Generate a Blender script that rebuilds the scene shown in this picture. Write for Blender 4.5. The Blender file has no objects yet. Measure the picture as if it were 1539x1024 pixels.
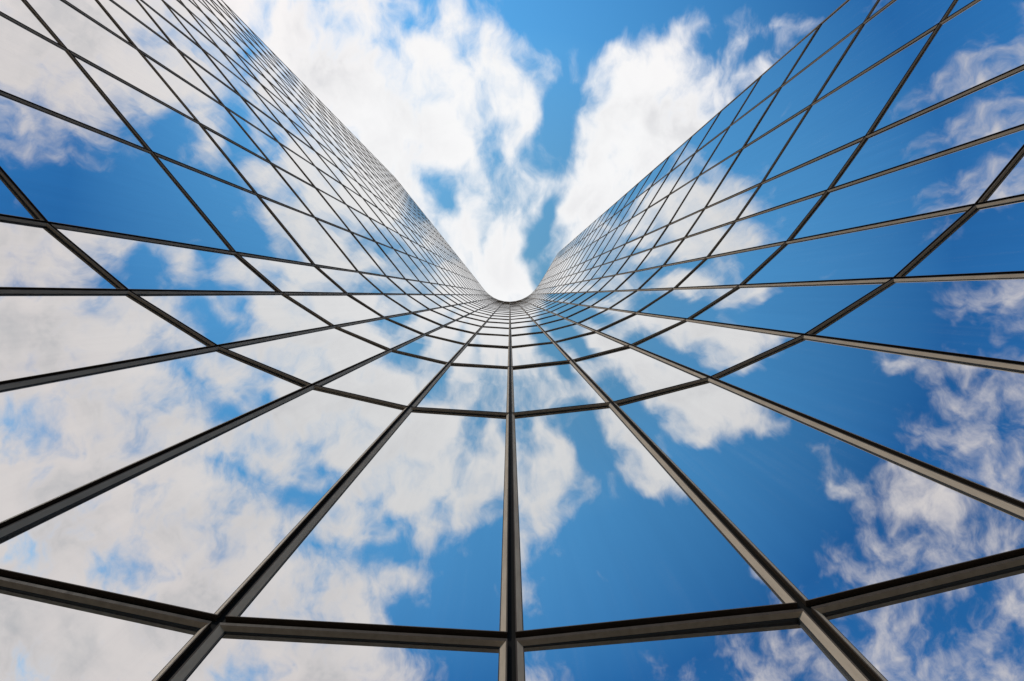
import bpy, bmesh, math, random
from mathutils import Vector, Matrix
random.seed(7)
C = bpy.context.scene.collection
SC = bpy.context.scene

# ------------------------------------------------------------------ dimensions
W_PX, H_PX, FPX = 1539.0, 1024.0, 650.0        # picture size and focal length in pixels
STOREY = 3.5
UNIT = STOREY / 2.0559                         # height of the first transom above the lens
CAM_Z = STOREY - UNIT
ROWS = 28
ROOF = STOREY * ROWS
# lens axes in the world: right, down, forward (tipped six degrees from plumb, towards the facade)
RIGHT = Vector((0.999988, 0.0, -0.004817)); RIGHT.normalize()
FWD = Vector((0.004791, 0.104377, 0.994526)); FWD = (FWD - RIGHT * FWD.dot(RIGHT)).normalized()
DOWN = FWD.cross(RIGHT)

# plan of the facade joints (x right, y towards the building), narrow panes round the bend, wide ones on the wings
BEND = [(-3.1755, -0.4975), (-2.6650, -0.0355), (-2.0713, 0.3565), (-1.4130, 0.6378), (-0.7242, 0.8006),
        (0.0032, 0.8477), (0.7328, 0.7686), (1.4338, 0.5856), (2.0940, 0.2782), (2.6952, -0.1196),
        (3.2161, -0.6234), (3.6491, -1.2042), (4.0401, -1.7996)]
left = [(-4.0433, -1.6163), (-4.8858, -2.7048)]
for n in range(1, 12):
    left.append((-4.8858 - 0.8708 * n, -2.7048 - 1.0962 * n))
right = [(4.0401 + 0.7224 * n, -1.7996 - 1.2034 * n) for n in (1, 2, 3)]
PLAN = [Vector((x * UNIT, y * UNIT)) for x, y in (list(reversed(left)) + BEND + right)]
NP = len(PLAN)

# ------------------------------------------------------------------ materials
def new_mat(name):
    m = bpy.data.materials.new(name); m.use_nodes = True
    nt = m.node_tree
    return m, nt, nt.nodes['Principled BSDF']

def noise(nt, vec, scale, detail=3.0, rough=0.5, dim='3D'):
    n = nt.nodes.new('ShaderNodeTexNoise'); n.noise_dimensions = dim
    n.inputs['Scale'].default_value = scale
    n.inputs['Detail'].default_value = detail
    n.inputs['Roughness'].default_value = rough
    if vec is not None: nt.links.new(vec, n.inputs['Vector'])
    return n

def maprange(nt, val, a, b, c, d, smooth=False):
    n = nt.nodes.new('ShaderNodeMapRange')
    n.interpolation_type = 'SMOOTHSTEP' if smooth else 'LINEAR'
    nt.links.new(val, n.inputs['Value'])
    for k, v in zip(('From Min', 'From Max', 'To Min', 'To Max'), (a, b, c, d)):
        n.inputs[k].default_value = v
    return n.outputs['Result']

def mixcol(nt, fac, a, b):
    n = nt.nodes.new('ShaderNodeMix'); n.data_type = 'RGBA'
    if isinstance(fac, (int, float)): n.inputs['Factor'].default_value = fac
    else: nt.links.new(fac, n.inputs['Factor'])
    for s, v in ((6, a), (7, b)):
        if isinstance(v, tuple): n.inputs[s].default_value = v
        else: nt.links.new(v, n.inputs[s])
    return n.outputs[2]

def geo_pos(nt):
    return nt.nodes.new('ShaderNodeNewGeometry').outputs['Position']

def glass_material():
    m, nt, p = new_mat('coated_glass')
    pos = geo_pos(nt)
    p.inputs['Metallic'].default_value = 1.0
    p.inputs['Base Color'].default_value = (0.71, 0.70, 0.69, 1)
    # film of dust and rain runs on the coating
    stretch = nt.nodes.new('ShaderNodeMapping'); stretch.inputs['Scale'].default_value = (5, 5, 0.35)
    nt.links.new(pos, stretch.inputs['Vector'])
    d = noise(nt, stretch.outputs['Vector'], 1.6, 5, 0.6)
    col = mixcol(nt, maprange(nt, d.outputs['Fac'], 0.35, 0.75, 0, 1), (0.725, 0.715, 0.705, 1), (0.69, 0.68, 0.675, 1))
    # coating batches differ slightly from pane to pane
    isl = nt.nodes.new('ShaderNodeNewGeometry').outputs['Random Per Island']
    batch = mixcol(nt, isl, (1.0, 1.0, 1.0, 1), (0.90, 0.94, 0.97, 1))
    mm = nt.nodes.new('ShaderNodeMix'); mm.data_type = 'RGBA'; mm.blend_type = 'MULTIPLY'; mm.inputs['Factor'].default_value = 1
    nt.links.new(col, mm.inputs[6]); nt.links.new(batch, mm.inputs[7])
    nt.links.new(mm.outputs[2], p.inputs['Base Color'])
    nt.links.new(maprange(nt, d.outputs['Fac'], 0.45, 0.8, 0.003, 0.02), p.inputs['Roughness'])
    # thin matt dust: rain-washed runs and smears
    run = nt.nodes.new('ShaderNodeMapping'); run.inputs['Scale'].default_value = (7, 7, 0.25)
    nt.links.new(pos, run.inputs['Vector'])
    r1 = noise(nt, run.outputs['Vector'], 2.2, 6, 0.62)
    r2 = noise(nt, pos, 1.3, 4, 0.6)
    dm = nt.nodes.new('ShaderNodeMath'); dm.operation = 'MULTIPLY'
    nt.links.new(maprange(nt, r1.outputs['Fac'], 0.5, 0.78, 0, 1), dm.inputs[0])
    nt.links.new(maprange(nt, r2.outputs['Fac'], 0.42, 0.7, 0, 0.05), dm.inputs[1])
    nt.links.new(maprange(nt, dm.outputs[0], 0, 1, 1.0, 0.0), p.inputs['Metallic'])
    # roller-wave distortion of toughened panes
    wv = noise(nt, pos, 0.75, 1.5, 0.4)
    b = nt.nodes.new('ShaderNodeBump'); b.inputs['Strength'].default_value = 1.0
    b.inputs['Distance'].default_value = 0.0045
    nt.links.new(wv.outputs['Fac'], b.inputs['Height'])
    nt.links.new(b.outputs['Normal'], p.inputs['Normal'])
    return m

def metal_material(name, c0, c1, metallic, r0, r1, spec=0.5):
    m, nt, p = new_mat(name)
    pos = geo_pos(nt)
    st = nt.nodes.new('ShaderNodeMapping'); st.inputs['Scale'].default_value = (9, 9, 2.0)
    nt.links.new(pos, st.inputs['Vector'])
    d = noise(nt, st.outputs['Vector'], 2.5, 6, 0.65)
    f = maprange(nt, d.outputs['Fac'], 0.3, 0.7, 0, 1)
    nt.links.new(mixcol(nt, f, c0, c1), p.inputs['Base Color'])
    nt.links.new(maprange(nt, d.outputs['Fac'], 0.3, 0.7, r0, r1), p.inputs['Roughness'])
    p.inputs['Metallic'].default_value = metallic
    p.inputs['Specular IOR Level'].default_value = spec
    return m

def flat_material(name, c0, c1, scale, rough):
    m, nt, p = new_mat(name)
    d = noise(nt, geo_pos(nt), scale, 6, 0.6)
    nt.links.new(mixcol(nt, maprange(nt, d.outputs['Fac'], 0.3, 0.7, 0, 1), c0, c1), p.inputs['Base Color'])
    p.inputs['Roughness'].default_value = rough
    return m

def paving_material():
    m, nt, p = new_mat('paving')
    pos = geo_pos(nt)
    br = nt.nodes.new('ShaderNodeTexBrick')
    br.inputs['Scale'].default_value = 1.0
    br.inputs['Color1'].default_value = (0.50, 0.47, 0.42, 1)
    br.inputs['Color2'].default_value = (0.44, 0.41, 0.37, 1)
    br.inputs['Mortar'].default_value = (0.16, 0.15, 0.14, 1)
    br.inputs['Mortar Size'].default_value = 0.006
    br.inputs['Brick Width'].default_value = 0.8
    br.inputs['Row Height'].default_value = 0.4
    nt.links.new(pos, br.inputs['Vector'])
    d = noise(nt, pos, 0.6, 6, 0.65)
    nt.links.new(mixcol(nt, maprange(nt, d.outputs['Fac'], 0.35, 0.75, 0, 0.35), br.outputs['Color'], (0.24, 0.225, 0.2, 1)), p.inputs['Base Color'])
    p.inputs['Roughness'].default_value = 0.75
    return m

M_GLASS = glass_material()
M_FRAME = metal_material('bronze_anodised_aluminium', (0.40, 0.325, 0.25, 1), (0.30, 0.24, 0.185, 1), 0.0, 0.5, 0.65, 0.15)
M_BLACK = metal_material('black_anodised_aluminium', (0.005, 0.0045, 0.004, 1), (0.009, 0.008, 0.007, 1), 0.0, 0.5, 0.7, 0.04)
M_LIP = metal_material('dark_bronze_lip', (0.060, 0.044, 0.032, 1), (0.04, 0.03, 0.023, 1), 0.0, 0.45, 0.6, 0.12)
M_SEAL = flat_material('rubber_gasket', (0.010, 0.009, 0.008, 1), (0.016, 0.014, 0.013, 1), 4, 0.75)
M_CONC = flat_material('render_panel', (0.30, 0.30, 0.30, 1), (0.24, 0.24, 0.245, 1), 0.5, 0.8)
M_ROOF = flat_material('roof_membrane', (0.22, 0.22, 0.22, 1), (0.17, 0.17, 0.17, 1), 0.5, 0.9)
M_PAVE = paving_material()

# ------------------------------------------------------------------ helpers
def make_mesh(name, verts, faces, mats, idx=None):
    me = bpy.data.meshes.new(name)
    me.from_pydata(verts, [], faces)
    for m in mats: me.materials.append(m)
    if idx:
        for p, i in zip(me.polygons, idx): p.material_index = i
    me.update()
    return me

def link(name, me, parent=None, loc=(0, 0, 0)):
    o = bpy.data.objects.new(name, me); C.objects.link(o)
    o.location = loc
    if parent: o.parent = parent
    return o

class Buf:
    def __init__(self): self.v, self.f, self.i = [], [], []
    def add(self, v, f, i=None, off=(0, 0, 0)):
        n = len(self.v)
        self.v += [(a[0] + off[0], a[1] + off[1], a[2] + off[2]) for a in v]
        self.f += [tuple(n + k for k in q) for q in f]
        self.i += i if i else [0] * len(f)

HALF, HALF_T = 0.0175, 0.0175     # half the width of the black joint, upright and level
# frame profile, outside in: (side inset, head inset, sill inset, depth behind the front plane)
PROFILE = [(0, 0, 0, 0.04), (0, 0, 0, 0), (0.006, 0.011, 0.006, 0.002), (0.029, 0.016, 0.017, 0.025),
           (0.029, 0.016, 0.017, 0.027), (0.033, 0.019, 0.020, 0.027), (0.033, 0.019, 0.020, 0.042)]
PROF_MAT = [1, 1, 0, 2, 2, 2]    # lip, lip, splay, then the rubber gasket
GLASS_D = 0.035

def column(c):
    a, b = PLAN[c], PLAN[c + 1]
    t = (b - a).normalized()
    n = Vector((t.y, -t.x))                    # towards the camera side
    return a, b, t, n

def window_geometry(c):
    """frame ring and glass of one window in column c, base at z = 0 (local origin at the left joint)."""
    a, b, t, n = column(c)
    L = (b - a).length
    def P(u, z, d):                            # d: depth behind the front plane
        q = t * u - n * d
        return (q.x, q.y, z)
    rings = []
    for su, st, sb, depth in PROFILE:
        u, zt, zb = HALF + su, STOREY - HALF_T - st, HALF_T + sb
        rings.append([P(u, zb, depth), P(L - u, zb, depth), P(L - u, zt, depth), P(u, zt, depth)])
    v, f, mi = [], [], []
    for r in rings: v += r
    for k in range(len(rings) - 1):
        for s in range(4):
            s2 = (s + 1) % 4
            f.append((4 * k + s, 4 * k + s2, 4 * k + 4 + s2, 4 * k + 4 + s))
            mi.append(PROF_MAT[k])
    su, st, sb = HALF + 0.031, STOREY - HALF_T - 0.017, HALF_T + 0.018
    g = [P(su, sb, GLASS_D), P(L - su, sb, GLASS_D), P(L - su, st, GLASS_D), P(su, st, GLASS_D)]
    return v, f, mi, g, n, t

def tilt_pane(g, n, t):
    """a small installation tilt: opposite edges sit a fraction of a millimetre deeper or shallower"""
    e1, e2 = random.gauss(0, 0.0022), random.gauss(0, 0.0034)
    L = (Vector(g[1]) - Vector(g[0])).length
    out = []
    for s, (sx, sz) in zip(g, ((-1, -1), (1, -1), (1, 1), (-1, 1))):
        d = max(-0.0055, min(0.0055, e1 * sx * min(L, 2) + e2 * sz))
        out.append((s[0] + n.x * d, s[1] + n.y * d, s[2]))
    return out

# ------------------------------------------------------------------ the tower
tower = bpy.data.objects.new('glass_tower', None); C.objects.link(tower)
tower.location = (PLAN[18].x, PLAN[18].y, 0)
tower['label'] = 'tall concave tower clad in blue mirrored glass panes with dark bronze mullions'
tower['category'] = 'skyscraper'
OFF = Vector(tower.location)

def visible_area(c, r):
    a, b = PLAN[c], PLAN[c + 1]
    z0, z1 = r * STOREY - CAM_Z, (r + 1) * STOREY - CAM_Z
    z0 = max(z0, 0.6, (0.3 - FWD.y * min(a.y, b.y) - FWD.x * a.x) / FWD.z)
    if z1 <= z0 + 0.1: return 0
    poly = []
    for p, z in ((a, z0), (b, z0), (b, z1), (a, z1)):
        d = Vector((p.x, p.y, z))
        poly.append((W_PX / 2 + FPX * d.dot(RIGHT) / d.dot(FWD), H_PX / 2 + FPX * d.dot(DOWN) / d.dot(FWD)))
    for ax, lim, sg in ((0, 0, 1), (0, W_PX, -1), (1, 0, 1), (1, H_PX, -1)):
        out = []
        for k in range(len(poly)):
            p, q = poly[k], poly[(k + 1) % len(poly)]
            ip, iq = sg * (p[ax] - lim) >= 0, sg * (q[ax] - lim) >= 0
            if ip: out.append(p)
            if ip != iq:
                s = (lim - p[ax]) / (q[ax] - p[ax])
                out.append((p[0] + s * (q[0] - p[0]), p[1] + s * (q[1] - p[1])))
        poly = out
        if not poly: return 0
    return abs(sum(poly[k][0] * poly[(k + 1) % len(poly)][1] - poly[(k + 1) % len(poly)][0] * poly[k][1]
                   for k in range(len(poly)))) / 2

cells = sorted(((visible_area(c, r), c, r) for c in range(NP - 1) for r in range(ROWS)), reverse=True)
single = {(c, r) for _, c, r in cells[:100]}
geo = [window_geometry(c) for c in range(NP - 1)]
frame_mesh = {}
fb, gb = Buf(), Buf()
for c in range(NP - 1):
    v, f, mi, g, n, t = geo[c]
    for r in range(ROWS):
        pane = tilt_pane(g, n, t)
        loc = (PLAN[c].x, PLAN[c].y, r * STOREY)
        if (c, r) in single:
            if c not in frame_mesh: frame_mesh[c] = make_mesh('window', v, f, [M_FRAME, M_LIP, M_SEAL], mi)
            w = link('window', frame_mesh[c], tower, Vector(loc) - OFF)
            link('glass_pane', make_mesh('glass_pane', pane, [(0, 1, 2, 3)], [M_GLASS]), w)
        else:
            fb.add(v, f, mi, loc); gb.add(pane, [(0, 1, 2, 3)], None, loc)
w = link('window', make_mesh('upper_windows', fb.v, fb.f, [M_FRAME, M_LIP, M_SEAL], fb.i), tower, -OFF)
w['kind'] = 'stuff'; w['label'] = 'small far windows of the upper storeys and wings'
g = link('glass_pane', make_mesh('upper_panes', gb.v, gb.f, [M_GLASS]), w)
g['kind'] = 'stuff'

# black mullions, one per joint, full height
REC, BACK = 0.026, 0.075
for j in range(NP):
    P = PLAN[j]
    tl = column(j - 1)[2] if j > 0 else column(0)[2]
    tr = column(j)[2] if j < NP - 1 else column(NP - 2)[2]
    nl, nr = Vector((tl.y, -tl.x)), Vector((tr.y, -tr.x))
    nm = (nl + nr).normalized()
    ring = [P - tl * (HALF + 0.0005) - nl * REC, P - nm * REC, P + tr * (HALF + 0.0005) - nr * REC,
            P + tr * (HALF + 0.0005) - nr * BACK, P - tl * (HALF + 0.0005) - nl * BACK]
    v = [(q.x - P.x, q.y - P.y, z) for z in (0.02, ROOF) for q in ring]
    f = [(k, (k + 1) % 5, 5 + (k + 1) % 5, 5 + k) for k in range(5)] + [(4, 3, 2, 1, 0), (5, 6, 7, 8, 9)]
    link('mullion', make_mesh('mullion', v, f, [M_BLACK]), tower, Vector((P.x, P.y, 0)) - OFF)

def offset_plan(d, ext=0.0):
    """facade line pushed back by d"""
    out = []
    for j in range(NP):
        tl = column(max(j - 1, 0))[2]; tr = column(min(j, NP - 2))[2]
        nl, nr = Vector((tl.y, -tl.x)), Vector((tr.y, -tr.x))
        nm = (nl + nr).normalized()
        s = d / max(0.3, nm.dot(nr))
        out.append(PLAN[j] - nm * s)
    return out

# black transoms, one ring per storey
tr_v, tr_f = [], []
for c in range(NP - 1):
    a, b, t, n = column(c)
    L = (b - a).length
    k = len(tr_v)
    for u in (HALF + 0.0005, L - HALF - 0.0005):
        for d, z in ((REC + 0.001, -HALF_T - 0.0005), (BACK, -HALF_T - 0.0005), (BACK, HALF_T + 0.0005), (REC + 0.001, HALF_T + 0.0005)):
            q = a + t * u - n * d
            tr_v.append((q.x - PLAN[18].x, q.y - PLAN[18].y, z))
    tr_f += [(k + s, k + (s + 1) % 4, k + 4 + (s + 1) % 4, k + 4 + s) for s in range(4)]
    tr_f += [(k + 3, k + 2, k + 1, k), (k + 4, k + 5, k + 6, k + 7)]
tr_mesh = make_mesh('transom', tr_v, tr_f, [M_BLACK])
for r in range(0, ROWS):
    link('transom', tr_mesh, tower, (0, 0, r * STOREY + (0.03 if r == 0 else 0)))

def strip_solid(front, back, z0, z1):
    n = len(front)
    v = [(p.x, p.y, z) for z in (z0, z1) for p in front] + [(p.x, p.y, z) for z in (z0, z1) for p in back]
    F0, F1, B0, B1 = 0, n, 2 * n, 3 * n
    f = []
    for k in range(n - 1):
        f += [(F0 + k, F0 + k + 1, F1 + k + 1, F1 + k), (B0 + k + 1, B0 + k, B1 + k, B1 + k + 1),
              (F1 + k, F1 + k + 1, B1 + k + 1, B1 + k), (F0 + k + 1, F0 + k, B0 + k, B0 + k + 1)]
    f += [(F0, F1, B1, B0), (F0 + n - 1, B0 + n - 1, B1 + n - 1, F1 + n - 1)]
    return v, f

def solid(name, d0, d1, z0, z1, mat):
    v, f = strip_solid(offset_plan(d0), offset_plan(d1), z0, z1)
    return link(name, make_mesh(name, v, f, [mat]), tower, -OFF)

coping = solid('roof_coping', 0.0, 0.5, ROOF + 0.004, ROOF + 0.22, M_FRAME)
solid('floor_core', 0.08, 14.0, 0.02, ROOF - 0.02, M_CONC)
solid('roof', 0.52, 13.9, ROOF - 0.01, ROOF + 0.12, M_ROOF)

# ------------------------------------------------------------------ ground
bm = bmesh.new()
bmesh.ops.create_circle(bm, cap_ends=True, radius=6000, segments=64)
me = bpy.data.meshes.new('ground'); bm.to_mesh(me); bm.free()
me.materials.append(M_PAVE)
gr = link('ground', me); gr['kind'] = 'structure'

# ------------------------------------------------------------------ camera
cam = bpy.data.cameras.new('camera'); co = bpy.data.objects.new('camera', cam); C.objects.link(co)
co.location = (0, 0, CAM_Z)
R3 = Matrix((RIGHT, -DOWN, -FWD)).transposed()
co.matrix_world = Matrix.Translation((0, 0, CAM_Z)) @ R3.to_4x4()
cam.sensor_width = 36.0
cam.lens = 36.0 * FPX / W_PX
cam.clip_start = 0.05
cam.clip_end = 20000
SC.camera = co

# ------------------------------------------------------------------ sun and sky
SUN_EL, SUN_ROT = math.radians(28), math.radians(-145)
sd = Vector((math.sin(SUN_ROT) * math.cos(SUN_EL), math.cos(SUN_ROT) * math.cos(SUN_EL), math.sin(SUN_EL)))
sun = bpy.data.lights.new('sun', 'SUN'); so = bpy.data.objects.new('sun', sun); C.objects.link(so)
sun.energy = 2.0; sun.angle = math.radians(0.53); sun.color = (1.0, 0.95, 0.88)
so.rotation_euler = sd.to_track_quat('Z', 'Y').to_euler()
so.location = (0, 0, 150)

world = bpy.data.worlds.new('World'); SC.world = world; world.use_nodes = True
nt = world.node_tree; N, Lk = nt.nodes, nt.links
bg = N['Background']
BG = 0.15
TINT0, TINT1, TINT2 = (1.32, 2.12, 1.85, 1), (0.60, 1.52, 1.76, 1), (0.13, 0.57, 0.95, 1)
bg.inputs['Strength'].default_value = BG

def math_(op, a, b=None, c=None, clamp=False):
    n = N.new('ShaderNodeMath'); n.operation = op; n.use_clamp = clamp
    for k, v in enumerate((a, b, c)):
        if v is None: continue
        if isinstance(v, (int, float)): n.inputs[k].default_value = v
        else: Lk.new(v, n.inputs[k])
    return n.outputs[0]

sky = N.new('ShaderNodeTexSky'); sky.sky_type = 'NISHITA'; sky.sun_disc = False
sky.sun_elevation = SUN_EL; sky.sun_rotation = SUN_ROT
sky.air_density, sky.dust_density, sky.ozone_density, sky.altitude = 1.0, 0.6, 2.0, 60

tc = N.new('ShaderNodeTexCoord').outputs['Generated']
sep = N.new('ShaderNodeSeparateXYZ'); Lk.new(tc, sep.inputs[0])
zc = math_('MAXIMUM', sep.outputs[2], 0.06)
qx, qy = math_('DIVIDE', sep.outputs[0], zc), math_('DIVIDE', sep.outputs[1], zc)   # flat cloud layer
lay = N.new('ShaderNodeCombineXYZ'); Lk.new(qx, lay.inputs[0]); Lk.new(qy, lay.inputs[1])
lay = lay.outputs[0]
def vmath(op, a, b):
    n = N.new('ShaderNodeVectorMath'); n.operation = op
    for k, v in enumerate((a, b)):
        if isinstance(v, tuple): n.inputs[k].default_value = v
        elif isinstance(v, (int, float)): n.inputs['Scale'].default_value = v
        else: Lk.new(v, n.inputs[k])
    return n.outputs[0]
# turbulence that shreds the coverage map's outlines
w1 = noise(nt, lay, 6.5, 2.5, 0.5)
warp = vmath('SCALE', vmath('SUBTRACT', w1.outputs['Color'], (0.5, 0.5, 0.5)), 0.11)
layw = vmath('ADD', lay, warp)
sw = N.new('ShaderNodeSeparateXYZ'); Lk.new(layw, sw.inputs[0])
v_ = math_('MULTIPLY', sw.outputs[1], -650.0)
vpos = math_('MAXIMUM', v_, 0.0)
t_ = math_('DIVIDE', math_('MULTIPLY', sw.outputs[0], 650.0), math_('ADD', vpos, 100.0))
tf = math_('ADD', math_('MULTIPLY', t_, 0.5), 0.475, None, True)

# how much cloud stands where: rows go from overhead down the sky, columns sweep from left to right
COVER = [
 (0,    '88888888999999998888888888'), (29,   '88888889999999983257777777'),
 (59,   '88888999968998513457777777'), (92,   '88888899966887204677777777'),
 (126,  '88888863765655718979888888'), (164,  '88889963676766667999988888'),
 (201,  '88889999995585437999999777'), (238,  '88889999997678308999999655'),
 (274,  '88889999979986005998987643'), (310,  '88898888979995126899678532'),
 (349,  '88889965896874017594372310'), (376,  '88899866458720003355345311'),
 (406,  '88889876556300001100111000'), (432,  '88889654323100000001111000'), (465,  '88889986586100000002344444'),
 (530,  '88888987863100000275544444'), (610,  '88888898986411224447544444'),
 (700,  '88888978899421235554444444'), (800,  '88888999999522244444444444'),
 (950,  '88888999888644445555555555'), (1300, '77777777766555555555555555')]
assert all(len(r) == 26 for _, r in COVER)
cov = None
for k, (row, s) in enumerate(COVER):
    r = N.new('ShaderNodeValToRGB'); cr = r.color_ramp
    cr.interpolation = 'LINEAR'
    while len(cr.elements) < len(s): cr.elements.new(0.5)
    for i, chv in enumerate(s):
        e = cr.elements[i]; e.position = i / (len(s) - 1.0)
    for i, chv in enumerate(s):
        x = int(chv) / 9.0
        cr.elements[i].color = (x, x, x, 1)
    Lk.new(tf, r.inputs['Fac'])
    if cov is None: cov = r.outputs['Color']
    else:
        f = maprange(nt, v_, COVER[k - 1][0], row, 0, 1)
        cov = mixcol(nt, f, cov, r.outputs['Color'])
cv = N.new('ShaderNodeRGBToBW'); Lk.new(cov, cv.inputs[0]); cv = cv.outputs[0]

lays = vmath('MULTIPLY', layw, (1.3, 0.8, 1.0))
n1 = noise(nt, lays, 6.5, 9, 0.58)
n2 = noise(nt, lays, 21.0, 5, 0.55)
det = math_('ADD', math_('MULTIPLY', math_('SUBTRACT', n1.outputs['Fac'], 0.5), 1.5),
            math_('MULTIPLY', math_('SUBTRACT', n2.outputs['Fac'], 0.5), 0.55))
dens = math_('ADD', cv, det)
alpha = math_('MULTIPLY', maprange(nt, dens, 0.28, 0.98, 0, 1, True), maprange(nt, sep.outputs[2], 0.05, 0.3, 0, 1, True))

rad = math_('SQRT', math_('ADD', math_('MULTIPLY', qx, qx), math_('MULTIPLY', qy, qy)))
# cloud tone: bright fringes, greyer where the layer is thick
n3 = noise(nt, layw, 3.2, 7, 0.55)
thick = math_('MULTIPLY', maprange(nt, dens, 0.7, 1.25, 0, 1, True), maprange(nt, n3.outputs['Fac'], 0.40, 0.66, 0, 1, True))
thick = math_('MULTIPLY', thick, maprange(nt, rad, 0.12, 0.6, 0.3, 1))
lowc = mixcol(nt, maprange(nt, rad, 0.5, 1.1, 0, 1), (6.3, 6.3, 6.35, 1), (6.5, 6.1, 6.0, 1))
ccol = mixcol(nt, thick, lowc, (4.5, 4.52, 4.7, 1))

# the blue is paler overhead; lower down, lens corner darkening is put into the tint
tint = mixcol(nt, maprange(nt, rad, 0.08, 0.58, 0, 1), TINT0, TINT1)
tint = mixcol(nt, maprange(nt, rad, 0.54, 1.02, 0, 1), tint, TINT2)
tm = N.new('ShaderNodeMix'); tm.data_type = 'RGBA'; tm.blend_type = 'MULTIPLY'; tm.inputs['Factor'].default_value = 1
Lk.new(sky.outputs[0], tm.inputs[6]); Lk.new(tint, tm.inputs[7])
skycol = tm.outputs[2]
out = mixcol(nt, alpha, skycol, ccol)
Lk.new(out, bg.inputs['Color'])

# ------------------------------------------------------------------ render settings
vs = SC.view_settings
SC.display_settings.display_device = 'sRGB'
vs.view_transform = 'Standard'; vs.look = 'None'; vs.exposure = 0; vs.gamma = 1
vs.use_curve_mapping = False
SC.cycles.caustics_reflective = False; SC.cycles.max_bounces = 8; SC.cycles.glossy_bounces = 6
